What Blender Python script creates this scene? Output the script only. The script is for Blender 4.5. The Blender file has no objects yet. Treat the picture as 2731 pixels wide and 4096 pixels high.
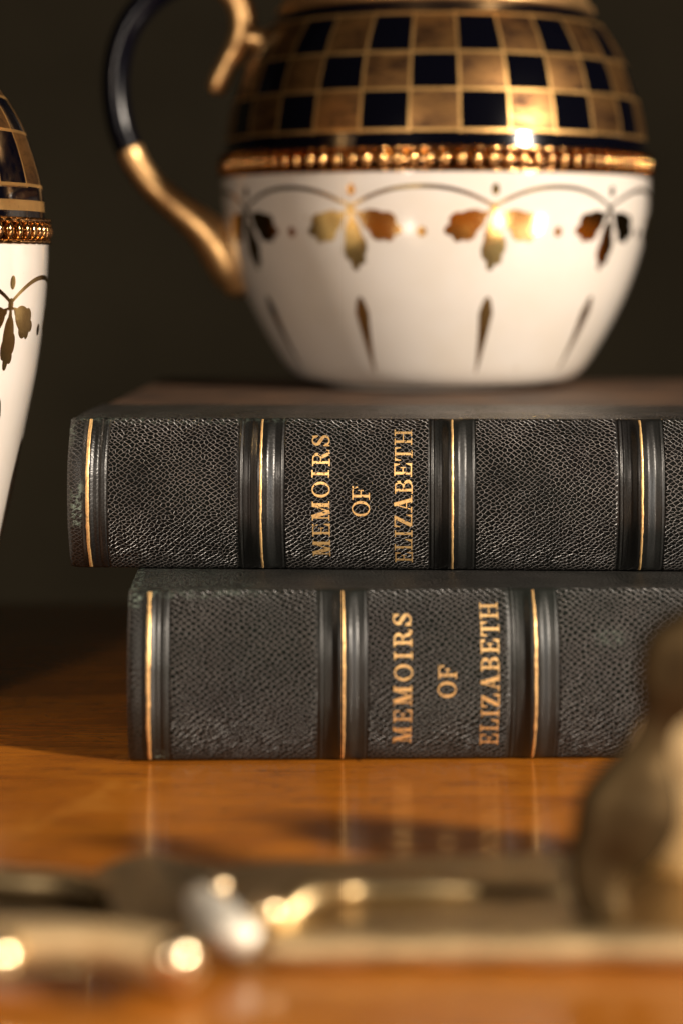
import bpy, math, random
import numpy as np
from mathutils import Vector, Matrix, noise
random.seed(4)
sc = bpy.context.scene
C = sc.collection
R = math.radians
MM = 0.001

# ------------------------------------------------------------------ camera
CAM_H = 108.4 * MM
cd = bpy.data.cameras.new('camera')
cam = bpy.data.objects.new('camera', cd)
C.objects.link(cam)
cam.location = (0, 0, CAM_H)
cam.rotation_euler = (R(90), 0, 0)
cd.sensor_fit = 'VERTICAL'
cd.sensor_height = 36
cd.lens = 76.53
cd.shift_y = -0.2449
cd.clip_start = 0.01
cd.clip_end = 20
cd.dof.use_dof = True
cd.dof.focus_distance = 0.498
cd.dof.aperture_fstop = 5.7
cd.dof.aperture_blades = 0
sc.camera = cam

# ------------------------------------------------------------------ world, lamps, exposure
w = bpy.data.worlds.new('World')
sc.world = w
w.use_nodes = True
bgn = w.node_tree.nodes['Background']
bgn.inputs[0].default_value = (1.0, 0.8, 0.58, 1)
bgn.inputs[1].default_value = 0.007
sc.view_settings.view_transform = 'Standard'
sc.view_settings.look = 'None'
sc.view_settings.exposure = 0
sc.view_settings.gamma = 1

def lamp(name, loc, aim, sx, sy, power, col, spread=180):
    d = bpy.data.lights.new(name, 'AREA')
    d.shape = 'RECTANGLE' if sx != sy else 'DISK'
    d.size = sx
    d.size_y = sy
    d.energy = power
    d.color = col
    d.spread = R(spread)
    o = bpy.data.objects.new(name, d)
    C.objects.link(o)
    o.location = loc
    o.rotation_euler = (Vector(aim) - Vector(loc)).to_track_quat('-Z', 'Y').to_euler()
    return o

lamp('lamp_key', (0.78, -0.12, 0.42), (0.0, 0.46, 0.04), 0.10, 0.10, 8.4, (1.0, 0.86, 0.71), 110)
lamp('lamp_fill', (-0.30, -0.50, 0.30), (0.0, 0.5, 0.06), 0.12, 0.12, 3.7, (1.0, 0.85, 0.70))
lamp('lamp_low', (0.170, 0.372, 0.050), (0.050, 0.58, 0.118), 0.020, 0.050, 0.050, (1.0, 0.92, 0.78))
lamp('lamp_low_side', (0.262, 0.440, 0.050), (0.060, 0.585, 0.118), 0.018, 0.044, 0.085, (0.98, 0.95, 0.90))

# ------------------------------------------------------------------ helpers
def link_mesh(name, verts, faces, mat=None, parent=None, smooth=True, loc=(0, 0, 0)):
    me = bpy.data.meshes.new(name)
    me.from_pydata([tuple(v) for v in verts], [], [tuple(int(i) for i in f) for f in faces])
    me.update()
    if smooth:
        me.polygons.foreach_set('use_smooth', [True] * len(me.polygons))
    if mat:
        me.materials.append(mat)
    o = bpy.data.objects.new(name, me)
    o.location = loc
    C.objects.link(o)
    if parent:
        o.parent = parent
    return o

def empty(name, loc, rz, label, cat, group=None):
    o = bpy.data.objects.new(name, None)
    o.empty_display_size = 0.02
    C.objects.link(o)
    o.location = loc
    o.rotation_euler = (0, 0, rz)
    o['label'] = label
    o['category'] = cat
    if group:
        o['group'] = group
    return o

def sheet(nu, nv, fn, close_u=False, close_v=False):
    V = [fn(i, j) for j in range(nv) for i in range(nu)]
    F = []
    for j in range(nv if close_v else nv - 1):
        for i in range(nu if close_u else nu - 1):
            a = j * nu + i
            b = j * nu + (i + 1) % nu
            c = ((j + 1) % nv) * nu + (i + 1) % nu
            d = ((j + 1) % nv) * nu + i
            F.append((a, b, c, d))
    return V, F

def add(VF, V2, F2):
    n = len(VF[0])
    VF[0].extend(V2)
    VF[1].extend([tuple(i + n for i in f) for f in F2])

def smooth_path(pts, n):
    """Catmull-Rom through pts (tuples of any length)."""
    P = [np.array(p, float) for p in pts]
    P = [2 * P[0] - P[1]] + P + [2 * P[-1] - P[-2]]
    out = []
    for i in range(1, len(P) - 2):
        for k in range(n):
            t = k / n
            a, b, c, d = P[i - 1], P[i], P[i + 1], P[i + 2]
            out.append(0.5 * ((2 * b) + (c - a) * t + (2 * a - 5 * b + 4 * c - d) * t * t + (3 * b - a - 3 * c + d) * t ** 3))
    out.append(P[-2])
    return out

def tube(pts, n=8, seg=20, flat=1.0):
    """pts: (x, y, z, r); swept round tube with domed ends; flat squeezes the section along its second axis."""
    S = smooth_path(pts, n)
    V, F = [], []
    prev = None
    K = len(S)
    for k, p in enumerate(S):
        a = S[max(k - 1, 0)][:3]
        b = S[min(k + 1, K - 1)][:3]
        t = Vector(b - a).normalized()
        if prev is None:
            ref = Vector((0, 0, 1)) if abs(t.z) < 0.8 else Vector((1, 0, 0))
            n1 = t.cross(ref).normalized()
        else:
            n1 = (prev - t * prev.dot(t)).normalized()
        prev = n1
        n2 = t.cross(n1)
        r = p[3]
        for s in range(seg):
            an = 2 * math.pi * s / seg
            V.append(Vector(p[:3]) + n1 * (r * math.cos(an)) + n2 * (r * flat * math.sin(an)))
    for k in range(K - 1):
        for s in range(seg):
            a = k * seg + s
            b = k * seg + (s + 1) % seg
            F.append((a, b, b + seg, a + seg))
    for k, base, sgn in ((0, 0, -1), (K - 1, (K - 1) * seg, 1)):
        a = S[max(k - 1, 0)][:3]
        b = S[min(k + 1, K - 1)][:3]
        t = Vector(b - a).normalized() * sgn
        c = len(V)
        V.append(Vector(S[k][:3]) + t * S[k][3] * 0.5)
        for s in range(seg):
            p, q = base + s, base + (s + 1) % seg
            F.append((q, p, c) if sgn < 0 else (p, q, c))
    return V, F

def ball(c, r, sq=(1, 1, 1), nu=20, nv=12):
    V, F = [], []
    for j in range(nv + 1):
        th = math.pi * j / nv
        for i in range(nu):
            ph = 2 * math.pi * i / nu
            V.append((c[0] + r * sq[0] * math.sin(th) * math.cos(ph), c[1] + r * sq[1] * math.sin(th) * math.sin(ph), c[2] + r * sq[2] * math.cos(th)))
    for j in range(nv):
        for i in range(nu):
            a = j * nu + i
            b = j * nu + (i + 1) % nu
            F.append((a, a + nu, b + nu, b))
    return V, F

def lathe(prof, n=160):
    V, F = [], []
    for (r, z) in prof:
        for i in range(n):
            a = 2 * math.pi * i / n
            V.append((r * math.cos(a), r * math.sin(a), z))
    for j in range(len(prof) - 1):
        for i in range(n):
            a = j * n + i
            b = j * n + (i + 1) % n
            F.append((a, b, b + n, a + n))
    return V, F

def set_attr(o, name, vals):
    at = o.data.attributes.new(name, 'FLOAT', 'POINT')
    at.data.foreach_set('value', np.asarray(vals, dtype=np.float32))

# ---- flat gilt shapes: a signed distance field cut into fine cells and laid on a curved surface
def gild(f, u0, u1, v0, v1, step, place, keep=None):
    nu = int((u1 - u0) / step) + 2
    nv = int((v1 - v0) / step) + 2
    us = u0 + np.arange(nu) * step
    vs = v0 + np.arange(nv) * step
    U, W = np.meshgrid(us, vs)
    D = f(U, W)
    cU = (U[:-1, :-1] + U[1:, 1:]) / 2
    cW = (W[:-1, :-1] + W[1:, 1:]) / 2
    DC = f(cU, cW)
    inside = DC < 0
    if keep is not None:
        inside &= keep(cU, cW)
    e = step * 0.2
    gu = (f(U + e, W) - f(U - e, W)) / (2 * e)
    gv = (f(U, W + e) - f(U, W - e)) / (2 * e)
    g2 = np.maximum(gu * gu + gv * gv, 0.05)
    mv = np.where(np.abs(D) < step * 0.8, D, 0) 
    U2 = U - np.clip(gu * mv / g2, -step * .48, step * .48)
    W2 = W - np.clip(gv * mv / g2, -step * .48, step * .48)
    idx = -np.ones(U.shape, int)
    V, F = [], []
    def vid(j, i):
        if idx[j, i] < 0:
            idx[j, i] = len(V)
            V.append(place(U2[j, i], W2[j, i]))
        return idx[j, i]
    for j, i in zip(*np.nonzero(inside)):
        F.append((vid(j, i), vid(j, i + 1), vid(j + 1, i + 1), vid(j + 1, i)))
    return V, F

def bx(U, V, x0, x1, y0, y1):
    return np.maximum(np.maximum(x0 - U, U - x1), np.maximum(y0 - V, V - y1))
def seg(U, V, ax, ay, bx_, by_, r0, r1=None, flat=True):
    r1 = r0 if r1 is None else r1
    dx, dy = bx_ - ax, by_ - ay
    L = math.hypot(dx, dy)
    t = ((U - ax) * dx + (V - ay) * dy) / L
    n = np.abs(-(U - ax) * dy + (V - ay) * dx) / L
    tt = np.clip(t / L, 0, 1)
    d = n - (r0 + (r1 - r0) * tt)
    if flat:
        return np.maximum(d, np.maximum(-t, t - L))
    dd = np.hypot(U - (ax + tt * dx), V - (ay + tt * dy))
    return dd - (r0 + (r1 - r0) * tt)
def ell(U, V, cx, cy, a, b):
    q = np.sqrt(((U - cx) / a) ** 2 + ((V - cy) / b) ** 2) + 1e-9
    return (q - 1) * min(a, b)
def ring(U, V, cx, cy, a, b, a2, b2):
    return np.maximum(ell(U, V, cx, cy, a, b), -ell(U, V, cx, cy, a2, b2))
def mn(*a):
    r = a[0]
    for x in a[1:]:
        r = np.minimum(r, x)
    return r
ST, HL, SF = .074, .033, .035   # half stem, half hairline, half serif
def stem(U, V, x, w=ST):
    return bx(U, V, x - w, x + w, 0, 1)
def serif(U, V, x, y, w=.21):
    return bx(U, V, x - w, x + w, y - SF if y > .5 else y, y if y > .5 else y + SF) if False else (bx(U, V, x - w, x + w, 0, .065) if y < .5 else bx(U, V, x - w, x + w, .935, 1))
def gE(U, V, top=True, foot=True):
    d = mn(stem(U, V, .25), bx(U, V, .04, .45, 0, .065), bx(U, V, .04, .76, .935, 1), seg(U, V, .72, 1, .76, .68, .09, .02),
           bx(U, V, .3, .56, .475, .535), bx(U, V, .54, .60, .36, .65))
    if foot:
        d = mn(d, bx(U, V, .04, .78, 0, .065), seg(U, V, .74, 0, .80, .34, .09, .02))
    return d
def gF(U, V):
    return gE(U, V, foot=False)
def gM(U, V):
    return mn(stem(U, V, .19, .035), stem(U, V, .93, .105), serif(U, V, .19, 0, .17), serif(U, V, .95, 0, .2), bx(U, V, .02, .28, .935, 1),
              bx(U, V, .86, 1.13, .935, 1), seg(U, V, .24, 1, .56, .0, .115), seg(U, V, .56, .0, .90, 1, .035))
def gO(U, V):
    return ring(U, V, .49, .5, .45, .515, .295, .455)
def gI(U, V):
    return mn(stem(U, V, .25), serif(U, V, .25, 0), serif(U, V, .25, 1))
def gR(U, V):
    bowl = np.maximum(ring(U, V, .46, .745, .34, .255, .17, .195), .42 - U)
    leg = mn(seg(U, V, .55, .5, .74, .10, .095), seg(U, V, .74, .05, .94, .05, .05), seg(U, V, .93, .03, .97, .2, .03))
    return mn(stem(U, V, .25), serif(U, V, .25, 0), bx(U, V, .04, .5, .935, 1), bx(U, V, .3, .5, .49, .55), bowl, leg)
def gB(U, V):
    b1 = np.maximum(ring(U, V, .46, .75, .32, .25, .15, .19), .42 - U)
    b2 = np.maximum(ring(U, V, .46, .265, .38, .265, .19, .2), .42 - U)
    return mn(stem(U, V, .25), bx(U, V, .04, .5, 0, .065), bx(U, V, .04, .5, .935, 1), bx(U, V, .3, .5, .48, .54), b1, b2)
def gS(U, V):
    t = np.maximum(ring(U, V, .40, .73, .33, .28, .17, .215), -np.maximum(.40 - U, V - .73) )
    b = np.maximum(ring(U, V, .38, .27, .35, .28, .19, .215), -np.maximum(U - .40, .27 - V))
    mid = seg(U, V, .20, .63, .60, .38, .10)
    return mn(t, b, mid, bx(U, V, .63, .70, .66, 1.0), bx(U, V, .04, .11, 0, .34))
def gL(U, V):
    return mn(stem(U, V, .25), serif(U, V, .25, 1), bx(U, V, .04, .76, 0, .065), seg(U, V, .70, 0, .78, .40, .10, .02))
def gZ(U, V):
    return mn(bx(U, V, .08, .74, .935, 1), bx(U, V, .04, .76, 0, .065), seg(U, V, .17, .05, .62, .95, .105), seg(U, V, .13, 1, .08, .68, .07, .02), seg(U, V, .72, 0, .78, .34, .08, .02))
def gA(U, V):
    return mn(seg(U, V, .20, .0, .48, 1.0, .03), seg(U, V, .76, .0, .48, 1.02, .105), bx(U, V, .28, .68, .29, .35), serif(U, V, .18, 0, .17), serif(U, V, .79, 0, .22))
def gT(U, V):
    return mn(stem(U, V, .43), serif(U, V, .43, 0), bx(U, V, .06, .80, .935, 1), seg(U, V, .10, 1, .06, .66, .07, .02), seg(U, V, .76, 1, .80, .66, .07, .02))
def gH(U, V):
    return mn(stem(U, V, .23), stem(U, V, .80), serif(U, V, .23, 0), serif(U, V, .23, 1), serif(U, V, .80, 0), serif(U, V, .80, 1), bx(U, V, .25, .78, .47, .53))
GL = {'M': (gM, 1.14), 'E': (gE, .82), 'O': (gO, .96), 'I': (gI, .48), 'R': (gR, .96), 'S': (gS, .76), 'F': (gF, .78), 'L': (gL, .80),
      'Z': (gZ, .80), 'A': (gA, .98), 'B': (gB, .86), 'T': (gT, .86), 'H': (gH, 1.03)}

# ------------------------------------------------------------------ material helpers
def new_mat(name):
    m = bpy.data.materials.new(name)
    m.use_nodes = True
    nt = m.node_tree
    b = nt.nodes['Principled BSDF']
    return m, nt, b
class NT:
    def __init__(s, nt):
        s.nt = nt
    def n(s, typ, **kw):
        nd = s.nt.nodes.new(typ)
        for k, v in kw.items():
            if k.startswith('_'):
                setattr(nd, k[1:], v)
        return nd
    def l(s, a, b):
        s.nt.links.new(a, b)
    def val(s, sock, v):
        if hasattr(v, 'is_output') or isinstance(v, bpy.types.NodeSocket):
            s.l(v, sock)
        else:
            sock.default_value = v
    def math(s, op, a, b=0.0, c=0.0, clamp=False):
        nd = s.nt.nodes.new('ShaderNodeMath')
        nd.operation = op
        nd.use_clamp = clamp
        s.val(nd.inputs[0], a); s.val(nd.inputs[1], b); s.val(nd.inputs[2], c)
        return nd.outputs[0]
    def mapr(s, v, a, b, c=0.0, d=1.0, smooth=False):
        nd = s.nt.nodes.new('ShaderNodeMapRange')
        if smooth:
            nd.interpolation_type = 'SMOOTHSTEP'
        s.val(nd.inputs[0], v)
        nd.inputs[1].default_value = a; nd.inputs[2].default_value = b
        nd.inputs[3].default_value = c; nd.inputs[4].default_value = d
        return nd.outputs[0]
    def mix(s, f, a, b):
        nd = s.nt.nodes.new('ShaderNodeMix')
        nd.data_type = 'RGBA'
        s.val(nd.inputs[0], f); s.val(nd.inputs[6], a); s.val(nd.inputs[7], b)
        return nd.outputs[2]
    def noise(s, vec, scale, detail=3, rough=.5, dist=0.0):
        nd = s.nt.nodes.new('ShaderNodeTexNoise')
        s.l(vec, nd.inputs['Vector'])
        nd.inputs['Scale'].default_value = scale
        nd.inputs['Detail'].default_value = detail
        nd.inputs['Roughness'].default_value = rough
        nd.inputs['Distortion'].default_value = dist
        return nd.outputs[0]
    def vor(s, vec, scale, feature='F1', rnd=1.0):
        nd = s.nt.nodes.new('ShaderNodeTexVoronoi')
        nd.feature = feature
        s.l(vec, nd.inputs['Vector'])
        nd.inputs['Scale'].default_value = scale
        nd.inputs['Randomness'].default_value = rnd
        return nd.outputs[0]
    def mapping(s, vec, rot=(0, 0, 0), scale=(1, 1, 1), loc=(0, 0, 0)):
        nd = s.nt.nodes.new('ShaderNodeMapping')
        s.l(vec, nd.inputs[0])
        nd.inputs[1].default_value = loc
        nd.inputs[2].default_value = rot
        nd.inputs[3].default_value = scale
        return nd.outputs[0]
    def obj(s):
        return s.nt.nodes.new('ShaderNodeTexCoord').outputs['Object']
    def attr(s, name):
        nd = s.nt.nodes.new('ShaderNodeAttribute')
        nd.attribute_name = name
        return nd.outputs['Fac']
    def bump(s, h, strength, dist, normal=None):
        nd = s.nt.nodes.new('ShaderNodeBump')
        s.val(nd.inputs['Height'], h)
        s.val(nd.inputs['Strength'], strength)
        nd.inputs['Distance'].default_value = dist
        if normal is not None:
            s.l(normal, nd.inputs['Normal'])
        return nd.outputs[0]
def rgb(r, g, b):
    return (r, g, b, 1)

# leather ---------------------------------------------------------
def leather(name, base, tint, seed, rough=.42, cell=850, strength=1.0, rub_glint_amt=.9):
    m, nt, b = new_mat(name)
    k = NT(nt)
    sxx = k.nt.nodes.new('ShaderNodeSeparateXYZ')
    k.l(k.obj(), sxx.inputs[0])
    cmb = k.nt.nodes.new('ShaderNodeCombineXYZ')
    k.l(sxx.outputs[0], cmb.inputs[0])
    k.l(k.attr('arc'), cmb.inputs[1])
    co = k.mapping(cmb.outputs[0], loc=(seed, seed * .7, 0))
    wv = k.nt.nodes.new('ShaderNodeTexNoise')
    k.l(co, wv.inputs['Vector'])
    wv.inputs['Scale'].default_value = 110
    wv.inputs['Detail'].default_value = 3
    mx = k.nt.nodes.new('ShaderNodeVectorMath')
    mx.operation = 'MULTIPLY_ADD'
    k.l(wv.outputs['Color'], mx.inputs[0])
    mx.inputs[1].default_value = (.0024, .0024, 0)
    k.l(co, mx.inputs[2])
    warped = mx.outputs[0]
    v1 = k.mapping(warped, rot=(0, 0, R(44)), scale=(1.0, 1.35, 1))
    vn = k.nt.nodes.new('ShaderNodeTexVoronoi')
    vn.voronoi_dimensions = '2D'
    vn.feature = 'DISTANCE_TO_EDGE'
    k.l(v1, vn.inputs['Vector'])
    vn.inputs['Scale'].default_value = cell
    vn.inputs['Randomness'].default_value = .52
    pebble = k.mapr(vn.outputs[0], 0.0, .23, 0, 1, True)
    v2 = k.mapping(warped, rot=(0, 0, R(-34)), scale=(.6, 2.0, 1))
    cr = k.noise(v2, cell * .8, 2, .5)
    crease = k.mapr(cr, .3, .7)
    fine = k.noise(co, 5200, 2, .6)
    g = k.attr('grain')
    ridge = k.math('SUBTRACT', 1.0, pebble)
    h = k.math('ADD', k.math('MULTIPLY', ridge, .85), k.math('MULTIPLY', crease, .25))
    h = k.math('ADD', h, k.math('MULTIPLY', fine, .18))
    h = k.math('ADD', h, k.math('MULTIPLY', k.noise(co, 420, 2, .5), .25))
    patch = k.mapr(k.noise(co, 45, 2, .5), .3, .7, .75, 1.0)
    st = k.math('MULTIPLY', k.math('MULTIPLY', g, patch), strength)
    nrm = k.bump(h, st, .00042)
    streak = k.noise(k.mapping(co, scale=(1, .12, 1)), 2600, 2, .6)
    nrm = k.bump(streak, k.math('MULTIPLY', k.math('SUBTRACT', 1.0, g), .22), .0002, nrm)
    k.l(nrm, b.inputs['Normal'])
    big = k.mapr(k.noise(co, 38, 4, .6), .35, .7)
    col = k.mix(big, base, tint)
    rub_glint = k.math('MULTIPLY', k.math('MULTIPLY', k.mapr(ridge, .5, 1.0), g), k.mapr(k.noise(co, 70, 4, .7), .3, .7, .15, rub_glint_amt))  # pale grain ridges: rubbed leather, with light glints put into the colour too
    col = k.mix(rub_glint, col, rgb(.160, .142, .132))
    wear = k.math('MULTIPLY', k.attr('wear'), k.mapr(k.noise(co, 700, 4, .7), .48, .58), clamp=True)
    col = k.mix(wear, col, rgb(.12, .155, .125))
    k.l(col, b.inputs['Base Color'])
    k.l(k.math('ADD', k.mapr(k.noise(co, 60, 3, .6), .3, .7, rough - .07, rough + .10), k.math('SUBTRACT', k.math('MULTIPLY', wear, .3), k.math('MULTIPLY', k.math('SUBTRACT', 1.0, g), -.06))), b.inputs['Roughness'])
    cav = k.math('MULTIPLY', k.math('SUBTRACT', 1.0, k.mapr(ridge, .35, .95)), g)  # grain pits lose specular, standing in for the shade inside them
    k.l(k.math('MULTIPLY', k.mapr(cav, 0, 1, .85, .04), k.mapr(g, 0, 1, .68, 1.0)), b.inputs['Specular IOR Level'])
    return m

def gold_mat(name, col, dark, rough, scale=300, spots=.5, metallic=1.0, bumpd=.00005):
    m, nt, b = new_mat(name)
    k = NT(nt)
    co = k.obj()
    n1 = k.noise(co, scale, 5, .65)
    f = k.mapr(n1, .5 - .12 * (1 - spots) + .02, .72, 0, 1)
    k.l(k.mix(f, col, dark), b.inputs['Base Color'])
    b.inputs['Metallic'].default_value = metallic
    k.l(k.mapr(n1, .3, .7, rough * .8, rough * 1.4), b.inputs['Roughness'])
    k.l(k.bump(k.noise(co, scale * 6, 3, .6), .5, bumpd), b.inputs['Normal'])
    return m

M = {}
M['leather_a'] = leather('black_leather_upper', rgb(.0045, .0042, .0042), rgb(.004, .0052, .0042), 0.0, .31, 900, 1.0, 1.0)
M['leather_b'] = leather('black_leather_lower', rgb(.0075, .0075, .0068), rgb(.0065, .0090, .0072), .31, .36, 800, 1.0, .62)
M['foil'] = gold_mat('gold_foil', rgb(.95, .62, .26), rgb(.45, .25, .10), .40, 900, .6, .68)
M['gilt'] = gold_mat('gilt_paint', rgb(.86, .62, .25), rgb(.60, .38, .14), .15, 160, .5)
M['gilt_band'] = gold_mat('gilt_band_dark', rgb(.56, .32, .12), rgb(.24, .10, .05), .13, 420, .6)
M['gilt_copper'] = gold_mat('gilt_handle', rgb(.74, .46, .20), rgb(.22, .10, .04), .36, 170, .9, .9, .00012)
M['brass'] = gold_mat('aged_brass', rgb(.46, .35, .19), rgb(.25, .17, .08), .32, 90, .6)
M['brass_bright'] = gold_mat('pale_brass', rgb(.68, .50, .27), rgb(.54, .38, .19), .50, 60, .3, .7)
M['bead'] = gold_mat('polished_bead', rgb(.95, .78, .50), rgb(.85, .62, .34), .23, 60, .3)
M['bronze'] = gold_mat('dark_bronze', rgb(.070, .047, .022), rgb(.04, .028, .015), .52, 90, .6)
M['silver'] = gold_mat('tarnished_silver', rgb(.80, .77, .68), rgb(.52, .45, .34), .50, 120, .5, .6)

def porcelain(name, col):
    m, nt, b = new_mat(name)
    k = NT(nt)
    co = k.obj()
    s = k.mapr(k.noise(co, 35, 4, .6), .4, .8)
    c = k.mix(s, col, rgb(col[0] * .93, col[1] * .90, col[2] * .84))
    sp = k.mapr(k.noise(co, 420, 2, .5), .755, .79)
    c = k.mix(sp, c, rgb(.32, .22, .13))
    k.l(c, b.inputs['Base Color'])
    b.inputs['Roughness'].default_value = .10
    b.inputs['Subsurface Weight'].default_value = .06
    b.inputs['Subsurface Radius'].default_value = (.004, .003, .002)
    b.inputs['Specular IOR Level'].default_value = .55
    b.inputs['Coat Weight'].default_value = 1.0
    b.inputs['Coat Roughness'].default_value = .04
    k.l(k.bump(k.noise(co, 60, 2, .5), .12, .001), b.inputs['Normal'])
    return m
M['china'] = porcelain('china_white', rgb(.68, .635, .585))

def navy():
    m, nt, b = new_mat('navy_glaze')
    b.inputs['Base Color'].default_value = rgb(.0014, .0016, .0040)
    b.inputs['Roughness'].default_value = .2
    b.inputs['Specular IOR Level'].default_value = .16
    return m
M['navy'] = navy()

def checks(name, z_lines, ncol, phase, parity, navy_bottom, stripe=None):
    """Gold and navy squares between gold lines; angle and height read from object coordinates."""
    m, nt, b = new_mat(name)
    k = NT(nt)
    co = k.obj()
    sx = k.nt.nodes.new('ShaderNodeSeparateXYZ')
    k.l(co, sx.inputs[0])
    wob = k.math('MULTIPLY', k.math('SUBTRACT', k.noise(co, 70, 2), .5), .035)
    # angle measured from the direction of the viewer side (-Y), positive to +X
    ang = k.math('ARCTAN2', sx.outputs[0], k.math('MULTIPLY', sx.outputs[1], -1))
    u = k.math('ADD', k.math('DIVIDE', k.math('SUBTRACT', ang, phase), 2 * math.pi / ncol), 200.0)
    u = k.math('ADD', u, wob)
    fu = k.math('FRACT', u)
    iu = k.math('FLOOR', u)
    du = k.math('SUBTRACT', .5, k.math('ABSOLUTE', k.math('SUBTRACT', fu, .5)))
    z = k.math('ADD', sx.outputs[2], k.math('MULTIPLY', wob, .004))
    row = None
    line = k.math('LESS_THAN', du, .028)
    for i, zl in enumerate(z_lines):
        g = k.math('GREATER_THAN', z, zl)
        row = g if row is None else k.math('ADD', row, g)
        line = k.math('MAXIMUM', line, k.math('LESS_THAN', k.math('ABSOLUTE', k.math('SUBTRACT', z, zl)), .00038))
    par = k.math('MODULO', k.math('ADD', k.math('ADD', iu, row), float(parity)), 2.0)
    inrows = k.math('MULTIPLY', k.math('GREATER_THAN', z, z_lines[0] - .0007), k.math('LESS_THAN', z, z_lines[-1] + .0007))
    square = k.math('MULTIPLY', k.math('GREATER_THAN', par, .5), inrows)
    line = k.math('MULTIPLY', line, inrows)
    wear = k.mapr(k.noise(k.mapping(co, scale=(1, 1, 2.2)), 75, 7, .72, .4), .40, .62)
    gsq = k.mix(wear, rgb(.29, .150, .052), rgb(.050, .024, .012))
    fl = k.mapr(k.noise(co, 900, 4, .7), .6, .7)
    gsq = k.mix(k.math('MULTIPLY', fl, .6), gsq, rgb(.06, .03, .02))
    ln = k.mix(fl, rgb(.52, .31, .11), rgb(.40, .22, .07))
    nv = rgb(.0013, .0014, .0032)
    c = k.mix(square, nv, gsq)
    c = k.mix(line, c, ln)
    if stripe:
        s = k.math('MULTIPLY', k.math('GREATER_THAN', z, stripe[0]), k.math('LESS_THAN', z, stripe[1]))
        c = k.mix(s, c, ln)
        square = k.math('MAXIMUM', square, s)
    gold = k.math('MAXIMUM', square, line)
    k.l(c, b.inputs['Base Color'])
    k.l(k.math('MULTIPLY', gold, .88), b.inputs['Metallic'])
    k.l(k.mix(gold, rgb(.10, .10, .10), k.mix(wear, rgb(.36, .36, .36), rgb(.50, .50, .50))), b.inputs['Roughness'])
    k.l(k.bump(k.math('ADD', k.math('MULTIPLY', line, 1.0), k.math('MULTIPLY', k.math('MULTIPLY', gold, k.noise(co, 600, 4, .6)), .5)), .5, .00012), b.inputs['Normal'])
    return m

def wood():
    m, nt, b = new_mat('polished_wood')
    k = NT(nt)
    co = k.obj()
    st = k.mapping(co, rot=(0, 0, R(7)), scale=(1.0, 5.0, 1.0))
    n1 = k.noise(st, 9, 6, .6, 1.2)
    n2 = k.noise(k.mapping(co, rot=(0, 0, R(4)), scale=(1, 14, 1)), 55, 5, .65, .5)
    n3 = k.noise(co, 22, 4, .6, 2.0)
    c = k.mix(k.mapr(n1, .32, .68), rgb(.47, .162, .013), rgb(.26, .078, .008))
    c = k.mix(k.mapr(k.noise(co, 900, 2, .5), .70, .76, 0, .35), c, rgb(.50, .40, .28))
    c = k.mix(k.mapr(n2, .48, .70, 0, .8), c, rgb(.17, .045, .008))
    c = k.mix(k.mapr(n3, .6, .75, 0, .45), c, rgb(.62, .27, .045))
    line = k.mapr(k.math('ABSOLUTE', k.math('SUBTRACT', k.noise(k.mapping(co, rot=(0, 0, R(-9)), scale=(1, 3.5, 1)), 14, 3, .5, 1.5), .5)), 0, .012, .75, 0)
    c = k.mix(k.math('MULTIPLY', line, k.mapr(n2, .4, .6)), c, rgb(.07, .022, .008))
    k.l(c, b.inputs['Base Color'])
    k.l(k.mapr(k.noise(co, 30, 4, .6), .3, .7, .16, .24), b.inputs['Roughness'])
    b.inputs['Specular IOR Level'].default_value = .42
    b.inputs['Coat Weight'].default_value = .12
    b.inputs['Coat Roughness'].default_value = .035
    scr = k.noise(k.mapping(co, scale=(3, .6, 1)), 700, 3, .7)
    k.l(k.bump(k.math('ADD', k.math('MULTIPLY', k.noise(co, 30, 2), 1.0), k.math('MULTIPLY', scr, .06)), .25, .0006), b.inputs['Normal'])
    return m

def plain(name, c1, c2, scale, rough):
    m, nt, b = new_mat(name)
    k = NT(nt)
    co = k.obj()
    n = k.noise(co, scale, 5, .6)
    k.l(k.mix(k.mapr(n, .35, .65), c1, c2), b.inputs['Base Color'])
    b.inputs['Roughness'].default_value = rough
    k.l(k.bump(k.noise(co, scale * 12, 3), .3, .0004), b.inputs['Normal'])
    return m
M['wood'] = wood()
M['wall'] = plain('olive_wall', rgb(.025, .0205, .0120), rgb(.0145, .0118, .0070), 4, .8)
M['wall'].node_tree.nodes['Principled BSDF'].inputs['Specular IOR Level'].default_value = .08
M['board'] = plain('brown_boards', rgb(.12, .070, .042), rgb(.06, .040, .030), 60, .6)
M['board'].node_tree.nodes['Principled BSDF'].inputs['Specular IOR Level'].default_value = .2
M['pages'] = plain('page_edges', rgb(.55, .45, .30), rgb(.42, .32, .2), 400, .8)

# ------------------------------------------------------------------ setting
def box(x0, x1, y0, y1, z0, z1):
    V = [(x, y, z) for z in (z0, z1) for y in (y0, y1) for x in (x0, x1)]
    F = [(0, 2, 3, 1), (4, 5, 7, 6), (0, 1, 5, 4), (2, 6, 7, 3), (0, 4, 6, 2), (1, 3, 7, 5)]
    return V, F
o = link_mesh('table_top', *box(-1.1, 1.1, -.35, .69, -.03, 0), M['wood'], smooth=False)
o['kind'] = 'structure'
o = link_mesh('wall', *box(-2.5, 2.5, 1.15, 1.2, -.9, 1.8), M['wall'], smooth=False)
o['kind'] = 'structure'

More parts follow.
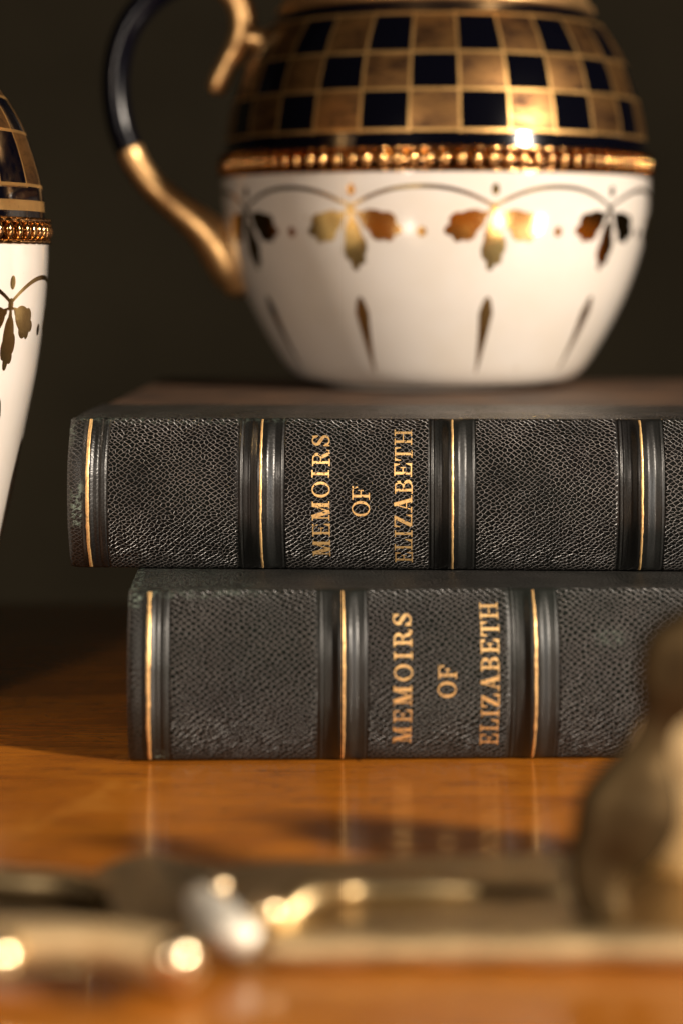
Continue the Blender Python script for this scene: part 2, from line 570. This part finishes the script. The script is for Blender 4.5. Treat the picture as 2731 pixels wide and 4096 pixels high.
# ------------------------------------------------------------------ books
class Spine:
    """Rounded spine cross-section, measured by arc length s from the bottom joint."""
    def __init__(s, h, sag):
        s.h, s.sag = h, sag
        W = np.linspace(-1, 1, 801)
        z = h / 2 + W * h / 2
        y = -sag * (1 - np.abs(W) ** 2.5)
        ds = np.hypot(np.diff(y), np.diff(z))
        s.S = np.concatenate([[0], np.cumsum(ds)])
        s.y, s.z, s.W = y, z, W
        s.L = s.S[-1]
    def at(s, a, off=0.0):
        y = np.interp(a, s.S, s.y)
        z = np.interp(a, s.S, s.z)
        e = s.L * .01
        dy = np.interp(min(a + e, s.L), s.S, s.y) - np.interp(max(a - e, 0), s.S, s.y)
        dz = np.interp(min(a + e, s.L), s.S, s.z) - np.interp(max(a - e, 0), s.S, s.z)
        q = math.hypot(dy, dz)
        return y - dz / q * off, z + dy / q * off

def sstep(a, b, x):
    t = min(max((x - a) / (b - a), 0), 1)
    return t * t * (3 - 2 * t)

def relief(x, L, tail, bands):
    """Height of the tooled spine (mm) and grain weight at x mm from the tail."""
    h, g = 0.0, 1.0
    groove = lambda c, w, d: -d * math.exp(-((x - c) / w) ** 2)
    e = min(x, L - x)
    h -= 1.3 * math.exp(-e / .75)
    for t, s in ((tail, 1), (L - tail, -1)):
        q = (x - t) * s
        h += .45 * math.exp(-(q / 1.1) ** 4)
        h += -.22 * math.exp(-((q - 2.5) / .35) ** 2) + .12 * math.exp(-((q - 3.2) / .3) ** 2) - .30 * math.exp(-((q - 4.3) / .25) ** 2)
        if q < 4.6:
            g = min(g, .35 if q < -1.5 else .12)
    for bnd in bands:
        q = x - bnd
        h += 1.35 * sstep(-2.6, -.6, q) * (1 - sstep(1.2, 3.3, q))
        h += -.28 * math.exp(-((q + 5.2) / .22) ** 2) + .10 * math.exp(-((q + 4.75) / .2) ** 2) - .28 * math.exp(-((q + 4.25) / .22) ** 2)
        h += -.28 * math.exp(-((q - 5.1) / .22) ** 2) + .10 * math.exp(-((q - 4.6) / .22) ** 2)
        h -= .12 * sstep(-4.1, -3.7, q) * (1 - sstep(-3.1, -2.7, q))
        if -5.5 < q < 5.4:
            g = min(g, .06)
    return h, g

def make_book(loc, rz, thick, depth, L, tail, bands, sag, mat, label, lines, seed, wearspots):
    root = empty('leather_book', loc, rz, label, 'book', 'matching leather-bound volumes')
    sp = Spine(thick, sag)
    xs = [0.0]
    while xs[-1] < L:
        x = xs[-1]
        near = min([abs(x - b) for b in bands] + [abs(x - tail - 1.5), abs(L - tail - 1.5 - x)])
        xs.append(x + (.11 if (near < 6 and x < 175) or x < 5 else .9))
    xs[-1] = L
    NS = 54
    BK = 12
    V, F, G, Wr, AR = [], [], [], [], []
    rows = []
    hinge = 46.0
    for i in range(BK):                      # bottom board leather, back to front
        t = i / BK
        y = hinge * (1 - t)
        rows.append(('flat', y, 0 - .15, -1))
    for i in range(NS + 1):
        rows.append(('arc', sp.L * i / NS, 0, 0))
    for i in range(BK - 1, -1, -1):
        t = i / BK
        y = hinge * (1 - t)
        rows.append(('flat', y, thick + .15, 1))
    nx = len(xs)
    for r in rows:
        for x in xs:
            h, g = relief(x, L, tail, bands)
            wob = .25 * noise.noise(Vector((x * .045 + seed, 0, r[1] * .06))) + .10 * noise.noise(Vector((x * .2, seed, r[1] * .2)))
            if r[0] == 'arc':
                wv = abs(np.interp(r[1], sp.S, sp.W))
                fade = 1 - wv ** 7
                hh = h * (fade if h > 0 else max(fade, .55)) + wob * fade
                y, z = sp.at(r[1], hh)
                g2 = g * (1 - .35 * wv ** 10)
            else:
                # shallow joint groove behind the spine shoulder
                y = r[1]
                dip = .5 * math.exp(-((y - 7.6) / 2.8) ** 2)
                z = r[2] - r[3] * dip + r[3] * .0 + (wob * .2 if r[3] > 0 else 0)
                if x < 1.2:
                    z -= r[3] * (1.2 - x) * .25
                g2 = .85 if r[3] > 0 else .5
            V.append((x * MM, y * MM, z * MM))
            G.append(g2)
            AR.append((r[1] if r[0] == 'arc' else (-y if r[3] < 0 else sp.L + y)) * MM)
            wz = 0
            for (wx, wzz, wr, amt) in wearspots:
                dd = math.hypot((x - wx) / wr[0], (z - wzz) / wr[1])
                wz = max(wz, amt * (1 - sstep(.5, 1.1, dd)))
            Wr.append(wz)
    for j in range(len(rows) - 1):
        for i in range(nx - 1):
            a = j * nx + i
            F.append((a, a + nx, a + nx + 1, a + 1))
    n = len(V)
    # turned-in ends
    F.append(tuple(j * nx for j in range(len(rows))))
    F.append(tuple(j * nx + nx - 1 for j in reversed(range(len(rows)))))
    o = link_mesh('spine', V, F, mat, root)
    set_attr(o, 'grain', G)
    set_attr(o, 'arc', AR)
    set_attr(o, 'wear', Wr)
    # gold fillets
    for k, b in enumerate([tail] + list(bands) + [L - tail]):
        fv, ff = [], []
        m = 90
        rw = .26 if k else .36
        cs = [-1, -.55, 0, .55, 1]
        h0 = relief(b, L, tail, bands)[0]
        for i in range(m + 1):
            s = sp.L * (.012 + .976 * i / m)
            wv = abs(np.interp(s, sp.S, sp.W))
            fade = 1 - wv ** 7
            jit = .09 * noise.noise(Vector((b, s * .35, seed)))
            wd = rw * (1 + .35 * noise.noise(Vector((b, s * .8, seed + 3))))
            wob = .25 * noise.noise(Vector((b * .045 + seed, 0, s * .06))) + .10 * noise.noise(Vector((b * .2, seed, s * .2)))
            for c in cs:
                off = h0 * fade + wob * fade + .02 + .13 * (1 - abs(c) ** 2)
                y, z = sp.at(s, off)
                fv.append(((b + jit + c * wd) * MM, y * MM, z * MM))
        for i in range(m):
            for c in range(len(cs) - 1):
                a = i * len(cs) + c
                ff.append((a, a + len(cs), a + len(cs) + 1, a + 1))
        link_mesh('gold_fillet', fv, ff, M['foil'], o)
    # lettering: reads from bottom to top, baselines to the right
    for text, xbase, cap, s0, s1 in lines:
        ws = [GL[c][1] for c in text]
        tot = (s1 - s0) / cap
        gap = (tot - sum(ws)) / max(len(ws) - 1, 1)
        VF = ([], [])
        cur = 0.0
        for q, ch in enumerate(text):
            f, wdt = GL[ch]
            jx = random.uniform(-.10, .10)
            js = random.uniform(-.02, .02)
            def place(u, v, cur=cur, jx=jx, js=js):
                s = s0 + (cur + u + js) * cap
                x = xbase - v * cap + jx
                wv = abs(np.interp(s, sp.S, sp.W))
                wob = .25 * noise.noise(Vector((x * .045 + seed, 0, s * .06))) + .10 * noise.noise(Vector((x * .2, seed, s * .2)))
                y, z = sp.at(s, .05 + wob * (1 - wv ** 7))
                return (x * MM, y * MM, z * MM)
            sd = q * 7.3 + seed
            def keep(U, W, sd=sd):
                out = np.ones(U.shape, bool)
                for a in range(U.shape[0]):
                    for c in range(U.shape[1]):
                        out[a, c] = noise.noise(Vector((U[a, c] * 9 + sd, W[a, c] * 9, sd))) < .46
                return out
            add(VF, *gild(f, -.02, wdt + .05, -.03, 1.03, .017, place, keep))
            cur += wdt + gap
        t = link_mesh('title_lettering', VF[0], VF[1], M['foil'], o, smooth=False)
        t['label'] = 'gold word ' + text
    # boards and page block
    for z0, z1 in ((0, 3.2), (thick - 3.2, thick)):
        V, F = [], []
        # rounded-edge slab
        r = .7
        x0, x1, y0, y1 = .9, L - .9, 16.0, depth
        sec = [(0, r), (r * .3, r * .3), (r, 0), ((z1 - z0) - r, 0), ((z1 - z0) - r * .3, r * .3), (z1 - z0, r)]
        for (zz, ins) in sec:
            for (x, y) in ((x0 + ins, y0 + ins), (x1 - ins, y0 + ins), (x1 - ins, y1 - ins), (x0 + ins, y1 - ins)):
                V.append((x * MM, y * MM, (z0 + zz) * MM))
        for j in range(len(sec) - 1):
            for i in range(4):
                a = j * 4 + i
                b2 = j * 4 + (i + 1) % 4
                F.append((a, b2, b2 + 4, a + 4))
        F.append((3, 2, 1, 0))
        k = (len(sec) - 1) * 4
        F.append((k, k + 1, k + 2, k + 3))
        link_mesh('cover_board', V, F, M['board'], root, smooth=False)
    V, F = box(4 * MM, (L - 4) * MM, 1.0 * MM, (depth - 4) * MM, 3.2 * MM, (thick - 3.2) * MM)
    link_mesh('page_block', V, F, M['pages'], root, smooth=False)
    return root

T1, T2 = 36.8, 34.6
def u2s(sp_h, sag, z):
    s = Spine(sp_h, sag)
    return float(np.interp(z, s.z, s.S))
# lower book
SAG = 6.5
lo_x = -46.0
make_book((lo_x * MM, 471.5 * MM, 0.3 * MM), R(1.8), T1, 165, 214, 4.6, (46.2, 87.4, 129.0, 170.5), SAG, M['leather_b'],
          'black leather book titled in gold lying flat directly on the wooden table', 
          [('MEMOIRS', 60.9, 3.88, u2s(T1, SAG, 4.0), u2s(T1, SAG, 32.2)),
           ('OF', 70.4, 3.88, u2s(T1, SAG, 14.2), u2s(T1, SAG, 21.3)),
           ('ELIZABETH', 79.6, 3.88, u2s(T1, SAG, 3.4), u2s(T1, SAG, 34.2))], 5.0,
          [(.8, T1 - 1.5, (2.4, 2.5), 1.0), (12, T1 - .6, (22, 1.2), .3), (7, 1.2, (1.8, 1.6), .8), (104, 27, (4, 3), .28)])
# upper book
up_x = -62.6
make_book((up_x * MM, 504 * MM, (T1 + .75) * MM), R(-2.2), T2, 168, 214, 4.9, (44.6, 88.0, 130.8, 172.5), SAG, M['leather_a'],
          'black leather book titled in gold on top of the stack, carrying the jug',
          [('MEMOIRS', 60.2, 4.0, u2s(T2, SAG, 3.2), u2s(T2, SAG, 31.0)),
           ('OF', 69.3, 4.0, u2s(T2, SAG, 12.6), u2s(T2, SAG, 19.6)),
           ('ELIZABETH', 78.9, 4.0, u2s(T2, SAG, 1.7), u2s(T2, SAG, 32.3))], 1.0,
          [(2.2, 14.5, (1.9, 5.5), 1.0), (3.2, 19, (1.6, 2.2), .8), (.3, 31, (1.5, 3), .5), (26, T2 - .4, (40, .9), .2)])
TOP = (T1 + .75 + T2 + .15)   # mm

# ------------------------------------------------------------------ china vessels
def prof_tools(prof):
    z = np.array([p[1] for p in prof])
    r = np.array([p[0] for p in prof])
    return lambda zz: float(np.interp(zz, z, r))

def fine_prof(pts, n=10):
    return [(float(p[0]), float(p[1])) for p in smooth_path(pts, n)]

def bead_band(rad, z0, z1, nb, mat, root):
    """Moulded ring: two fine rims with a row of raised oval beads between them."""
    VF = ([], [])
    zc, h = (z0 + z1) / 2, (z1 - z0)
    pr = [(rad - 1.4, z0), (rad + .35, z0 + .05), (rad + .75, z0 + .6), (rad + .35, z0 + 1.15), (rad - 1.2, z0 + 1.3), (rad - 1.2, z1 - 1.4),
          (rad + .4, z1 - 1.25), (rad + .75, z1 - .7), (rad + .3, z1 - .1), (rad - 1.4, z1)]
    V, F = lathe([(a * MM, b * MM) for a, b in pr], nb * 4)
    V = [(v[0] * q, v[1] * q, v[2]) for i, v in enumerate(V) for q in [1 + .0022 * math.cos(math.atan2(v[1], v[0]) * nb * 1.0)]]
    add(VF, V, F)
    for i in range(nb):
        a = 2 * math.pi * i / nb
        hw = math.pi * rad / nb * .62
        V, F = ball((0, 0, 0), 1.0, (1.15, hw, h * .33), 14, 10)
        ca, sa = math.cos(a), math.sin(a)
        V = [(((rad - .1 + x) * ca - y * sa) * MM, ((rad - .1 + x) * sa + y * ca) * MM, (z + zc) * MM) for x, y, z in V]
        add(VF, V, F)
    return link_mesh('beaded_band', VF[0], VF[1], mat, root)

def on_body(rf, off=.06):
    """place(u, v): u = mm along the widest circumference measured from the viewer-side axis, v = height in mm."""
    def place(a, z):
        r = rf(z) + off
        return (r * math.sin(a) * MM, -r * math.cos(a) * MM, z * MM)
    return place

def leaf_sdf(X, Y, ax, ay, ang, L, W, flip=1):
    """oak-like leaf with lobed end; ang is its direction."""
    c, s = math.cos(ang), math.sin(ang)
    t = (X - ax) * c + (Y - ay) * s
    n = (-(X - ax) * s + (Y - ay) * c) * flip
    body = ell(t, n, L * .56, 0, L * .40, W * .36)
    l1 = ell(t, n, L * .62, W * .30, L * .17, W * .20)
    l2 = ell(t, n, L * .70, -W * .24, L * .17, W * .20)
    tip = ell(t, n, L * .92, -W * .05, L * .12, W * .16)
    l3 = ell(t, n, L * .84, W * .22, L * .10, W * .17)
    l4 = body
    st = seg(t, n, 0, 0, L * .35, 0, .25, W * .20, flat=False)
    return mn(body, l1, l2, tip, l3, l4, st)

def garland(root, rf, R0, z_knot, nmot, phase, amp, drop, scale=1.0, tear=True):
    P = on_body(rf)
    pitch = 2 * math.pi / nmot
    half = pitch / 2 * R0
    for k in range(nmot):
        a0 = phase + k * pitch
        pl = lambda u, v, a0=a0: P(a0 + u / R0, z_knot + v)
        vary = random.uniform(-.08, .08)
        f = lambda X, Y, vary=vary: mn(
            leaf_sdf(X, Y, -.6, -1.2, R(207 + 20 * vary), 13.4 * scale, 9.0 * scale, 1),
            leaf_sdf(X, Y, .8, -1.2, R(-24 + 30 * vary), 13.8 * scale, 9.0 * scale, -1),
            leaf_sdf(X, Y, .1, -.6, R(-88 + 40 * vary), 15.8 * scale, 7.4 * scale, 1),
            ell(X, Y, 0, -.4, 1.1, 1.5))
        def cut(X, Y):
            # bare veins between the three leaves
            return (np.minimum(seg(X, Y, -.9, -1.6, -5.2 * scale, -11 * scale, .28), seg(X, Y, 1.3, -1.6, 5.6 * scale, -11 * scale, .28)) > 0)
        link_mesh('gilt_leaves', *gild(f, -14 * scale, 14.5 * scale, -17 * scale, 3, .16, pl, cut), M['gilt'], root)
        # swag arc from this knot to the next
        def arc(X, Y):
            t = np.clip(X / (2 * half), 0, 1)
            yy = amp * (1 - np.abs(2 * t - 1) ** 2.2)
            sl = amp * 2.2 * 2 * np.abs(2 * t - 1) ** 1.2 / (2 * half)
            w = .42 + .15 * np.sin(t * 3.14)
            return np.maximum(np.abs(Y - yy) / np.sqrt(1 + sl * sl) - w, np.maximum(-X, X - 2 * half))
        link_mesh('gilt_swag', *gild(arc, 0, 2 * half, -1, amp + 1.5, .16, pl), M['gilt'], root)
        link_mesh('gilt_dot', *gild(lambda X, Y: ell(X, Y, half, -drop, 1.3, 1.4), half - 2, half + 2, -drop - 2, -drop + 2, .15, pl), M['gilt'], root)
        link_mesh('gilt_dot', *gild(lambda X, Y: ell(X, Y, .3, 4.6, 1.1, 1.6), -1, 2, 2.5, 7, .15, pl), M['gilt'], root)
        if tear:
            def td(X, Y, sk=random.uniform(-.4, .4)):
                t = (-24.0 * scale - Y) / (21 * scale)
                tc = np.clip(t, 0, 1)
                wd = 2.1 * np.where(tc < .2, np.sqrt(np.maximum(tc / .2, 1e-6)) , ((1 - tc) / .8) ** .85 * 1.0 + 0.06)
                return np.maximum(np.abs(X - sk * tc * 2) - wd * scale, np.maximum(-t, t - 1) * 10)
            # keep the drop's flare in step with the narrowing body
            def plt(u, v, a0=a0):
                return P(a0 + u / R0, z_knot + v)
            link_mesh('gilt_drop', *gild(td, -3, 3, -46 * scale, -23.5 * scale, .16, plt), M['gilt'], root)

# --- the jug on the books. heights relative to its base
jz = TOP
jug = empty('milk_jug', (27.3 * MM, 637 * MM, TOP * MM), 0, 'round white, navy and gold china jug standing on top of the two books', 'jug')
bodyp = fine_prof([(33.0, 0), (33.4, .6), (35.5, 1.3), (39.5, 2.0), (43.4, 5.2), (47.7, 11.6), (52.1, 19.4), (55.9, 27.5), (59.0, 36.3), (61.2, 45.2), (62.2, 54), (62.4, 60.4)], 8)
inner = [(p[0] - 3.2, p[1]) for p in reversed(bodyp) if p[1] > 6]
V, F = lathe([(0.01 * MM, 1.2 * MM), (30.5 * MM, 1.2 * MM), (31 * MM, 0)] + [(a * MM, b * MM) for a, b in bodyp] + [(a * MM, b * MM) for a, b in inner] + [(0.01 * MM, 8 * MM)])
link_mesh('bowl', V, F, M['china'], jug)
shp = fine_prof([(61.6, 66.2), (61.0, 70.5), (60.2, 76), (58.9, 82), (56.7, 89.4), (53.2, 96.8), (49.2, 103), (45.6, 107.4)], 8)
zl = [71.0 * MM, 82.0 * MM, 92.3 * MM, 103.3 * MM]
M['checks'] = checks('navy_gold_checks', zl, 28, R(-9.0), 0, True)
V, F = lathe([(a * MM, b * MM) for a, b in shp] + [(a * MM, b * MM) for a, b in [(43, 106), (55, 88), (58.0, 66.4)]])
link_mesh('shoulder', V, F, M['checks'], jug)
V, F = lathe([(a * MM, b * MM) for a, b in fine_prof([(44.6, 106.6), (46.2, 107.8), (46.0, 109.2), (44.6, 110.2), (44.2, 114), (44.8, 122), (47.5, 131), (51, 136), (49.8, 136.6), (46, 130), (43, 121), (42.5, 112), (42.4, 106.8)], 5)])
link_mesh('neck', V, F, M['gilt_copper'], jug)
bead_band(62.3, 59.8, 66.9, 92, M['gilt_band'], jug)
rf = prof_tools(bodyp)
garland(jug, rf, 62, 50.6, 10, R(12.2), 5.4, 6.6, 1.0)
# handle, in the plane through the axis towards -X, turned a little to the viewer. (px offset from axis, height)
def hp(px, py, r):
    y_off = -5.0
    x = (px - 1000) / 7.85
    z = 108.4 - (py - 600) / 7.85 - TOP
    return (x * MM, y_off * MM, z * MM, r * MM)
navy_pts = [hp(470, -38, 3.6), hp(410, -32, 3.8), hp(350, 5, 3.9), hp(302, 65, 3.9), hp(277, 140, 3.9), hp(272, 215, 3.9), hp(283, 290, 3.9), hp(305, 352, 3.9)]
hn = link_mesh('handle', *tube(navy_pts, 10, 24), M['navy'], jug)
link_mesh('handle_root', *tube([hp(302, 345, 3.95), hp(326, 390, 3.9), hp(368, 440, 4.1), hp(425, 488, 4.6), hp(475, 530, 5.6), hp(512, 575, 6.6), hp(540, 625, 6.4), hp(556, 670, 4)], 8, 24), M['gilt_copper'], hn)
link_mesh('handle_scroll', *tube([hp(462, -40, 3.3), hp(510, -30, 3.6), hp(547, 5, 3.7), hp(562, 55, 3.8), hp(552, 105, 3.6), hp(528, 150, 3.2), hp(508, 190, 3.2), hp(500, 212, 2.6)], 8, 24), M['gilt_copper'], hn)
link_mesh('handle_bridge', *tube([hp(556, 90, 3.0), hp(590, 95, 3.4), hp(632, 110, 4.4)], 6, 20), M['gilt_copper'], hn)
# small spout lip on the far right
# --- the taller pot at the left, standing on the table
pot = empty('china_pot', (-130.0 * MM, 514 * MM, 0), 0, 'taller white, navy and gold china pot at the left edge, standing on the table', 'pot')
pp = fine_prof([(33, 0), (33.6, 2), (32.2, 5), (34, 9), (40, 19), (46.5, 33), (51.3, 50), (54.8, 68), (57.6, 82), (59.4, 95), (60.3, 106), (60.5, 112.5)], 8)
V, F = lathe([(0.01 * MM, 2 * MM), (30 * MM, 1.5 * MM), (31 * MM, 0)] + [(a * MM, b * MM) for a, b in pp] + [(a * MM, b * MM) for a, b in [(57, 112), (50, 60), (32, 14), (.01, 12)]])
link_mesh('bowl', V, F, M['china'], pot)
ps = fine_prof([(59.6, 118), (59.0, 125), (57.4, 132), (54.5, 140), (50.6, 147), (45.4, 154), (40, 160), (36, 164)], 8)
M['checks_b'] = checks('navy_gold_checks_pot', [126 * MM, 138.6 * MM, 147 * MM, 156 * MM], 28, R(1), 0, True, (120 * MM, 122.5 * MM))
V, F = lathe([(a * MM, b * MM) for a, b in ps] + [(a * MM, b * MM) for a, b in [(34, 162), (50, 140), (56.5, 118)]])
link_mesh('shoulder', V, F, M['checks_b'], pot)
V, F = lathe([(a * MM, b * MM) for a, b in fine_prof([(35.4, 163.4), (37, 165), (36, 168), (36, 180), (40, 190), (38.6, 190.6), (34, 180), (34, 164)], 5)])
link_mesh('neck', V, F, M['gilt_copper'], pot)
bead_band(60.3, 112.3, 118.6, 92, M['gilt_band'], pot)
garland(pot, prof_tools(pp), 60, 99.0, 10, R(68), 5.6, 6.6, .9)

# ------------------------------------------------------------------ brass stand in the foreground (out of focus)
def W(px, py, Y):
    return ((px - 784) / 5000 * Y * MM, Y * MM, (108.4 - (py - 600) / 5000 * Y) * MM)
def WT(px, py, Y, rpx):
    x, y, z = W(px, py, Y)
    return (x, y, z, rpx / 5000 * Y * MM)
st = empty('brass_stand', (0.02, 0.36, 0), 0, 'ornate blurred brass stand with scrolls and an upright leaf in the foreground', 'ornament')
st.location = (0, 0, 0)
def floor_pt(px, py, z):
    Y = 5000 * (108.4 - z) / (py - 600)
    return ((px - 784) / 5000 * Y * MM, Y * MM)
outl = [floor_pt(x, y, 5) for x, y in smooth_path([(1900, 2139), (1400, 2139), (1000, 2139), (720, 2142), (620, 2150), (540, 2150), (440, 2150), (330, 2140), (270, 2110), (250, 2060), (215, 2020), (240, 1985), (330, 1958), (420, 1972), (520, 1985), (640, 1975), (900, 1968), (1200, 1958), (1500, 1955), (1900, 1955)], 6)]
V = [(x, y, .8 * MM) for x, y in outl] + [(x, y, 4.2 * MM) for x, y in outl]
cx = sum(p[0] for p in outl) / len(outl); cy = sum(p[1] for p in outl) / len(outl)
V += [(x + (cx - x) * .012, y + (cy - y) * .03, 5 * MM) for x, y in outl]
n = len(outl)
F = []
for q in range(2):
    for i in range(n):
        a, b = q * n + i, q * n + (i + 1) % n
        F.append((b, a, a + n, b + n))
F.append(tuple(range(2 * n, 3 * n))); F.append(tuple(reversed(range(n))))
link_mesh('base_plate', V, F, M['brass'], st, smooth=False)
arms = [([WT(-150, 2040, 372, 34), WT(-40, 2025, 370, 36), WT(60, 2030, 368, 36), WT(160, 2035, 366, 34), WT(260, 2060, 362, 38), WT(330, 2110, 356, 36)], 'brass'),
        ([WT(-160, 2150, 330, 50), WT(-60, 2165, 328, 54), WT(40, 2168, 326, 54), WT(150, 2162, 325, 48), WT(260, 2172, 324, 50), WT(360, 2200, 323, 60), WT(440, 2225, 322, 55)], 'brass_bright'),
        ([WT(-30, 2245, 318, 14), WT(90, 2225, 320, 14), WT(200, 2225, 322, 14)], 'brass')]
for pts, mt in arms:
    link_mesh('scroll_arm', *tube(pts, 8, 20), M[mt], st)
shade_outl = [floor_pt(x, y, 1.5) for x, y in smooth_path([(-200, 2060), (0, 2058), (150, 2060), (260, 2090), (250, 2130), (120, 2145), (0, 2140), (-200, 2135)], 5)]  # dark plate added in the scroll gap to stand in for its shade
m_ = len(shade_outl)
link_mesh('shade_plate', [(x, y, .6 * MM) for x, y in shade_outl] + [(x, y, 1.5 * MM) for x, y in shade_outl], [tuple(range(m_, 2 * m_)), tuple(reversed(range(m_)))] + [((i + 1) % m_, i, i + m_, (i + 1) % m_ + m_) for i in range(m_)], M['bronze'], st, smooth=False)
link_mesh('rim', *tube([floor_pt(x, 2180, 2.6) + (2.6 * MM, r * MM) for x, r in ((600, 1.2), (640, 2.1), (760, 2.6), (880, 2.0), (1000, 2.5), (1130, 2.1), (1260, 2.6), (1400, 2.0), (1540, 2.5), (1700, 2.1), (1900, 2.5))], 6, 20), gold_mat('worn_rim_brass', rgb(.58, .42, .22), rgb(.34, .22, .11), .42, 130, .8, .8), st)
link_mesh('pen_rest', *tube([WT(560, 2150, 340, 36), WT(640, 2110, 342, 38), WT(705, 2062, 346, 40), WT(800, 2048, 352, 22), WT(960, 2045, 354, 26), WT(1150, 2050, 356, 22), WT(1340, 2060, 358, 24)], 8, 20), M['brass'], st)
link_mesh('acanthus_scroll', *tube([WT(455, 2060, 344, 30), WT(490, 2100, 340, 52), WT(535, 2145, 336, 54), WT(590, 2160, 336, 34)], 8, 20), M['silver'], st)
for px, py, Y, r in ((405, 2200, 314, 56), (-5, 2200, 322, 60), (505, 2036, 356, 26), (617, 2096, 340, 40)):
    x, y, z = W(px, py, Y)
    link_mesh('bead', *ball((x, y, z), r / 5000 * Y * MM), M['bead'], st)
# upright twisted leaf: a thick ribbon of changing width
lp = [(1400, 2135, 50, 340), (1375, 2060, 62, 342), (1385, 1990, 84, 344), (1420, 1920, 112, 345), (1448, 1850, 118, 346), (1470, 1780, 90, 346), (1490, 1715, 52, 346), (1510, 1655, 46, 346), (1540, 1585, 86, 346), (1575, 1520, 112, 347), (1620, 1460, 90, 348), (1650, 1420, 40, 348)]
lv, lf = tube([WT(a, b, Y, r) for a, b, r, Y in lp], 10, 28)
lv = [Vector((v[0], 0.346 + (v[1] - 0.346) * .42, v[2])) for v in lv]
link_mesh('upright_leaf', lv, lf, M['bronze'], st)
# broad shell-shaped dish standing at the right end, facing the viewer
V, F = ball((0, 0, 0), 1.0, (1, 1, 1), 56, 40)
sv = []
for x, y, z in V:
    a = math.atan2(z, x)
    rib = 1 + .05 * math.cos(a * 14) * min(1, math.hypot(x, z) * 1.2)
    sv.append(((76 + x * 29.5) * MM, (368 + y * 9 * rib - 3 * x) * MM, max(17 + z * 27, 4.6 + .05 * z) * MM))
link_mesh('shell', sv, F, gold_mat('pale_gilt_shell', rgb(.92, .68, .36), rgb(.82, .56, .26), .45, 60, .3, .25), st)
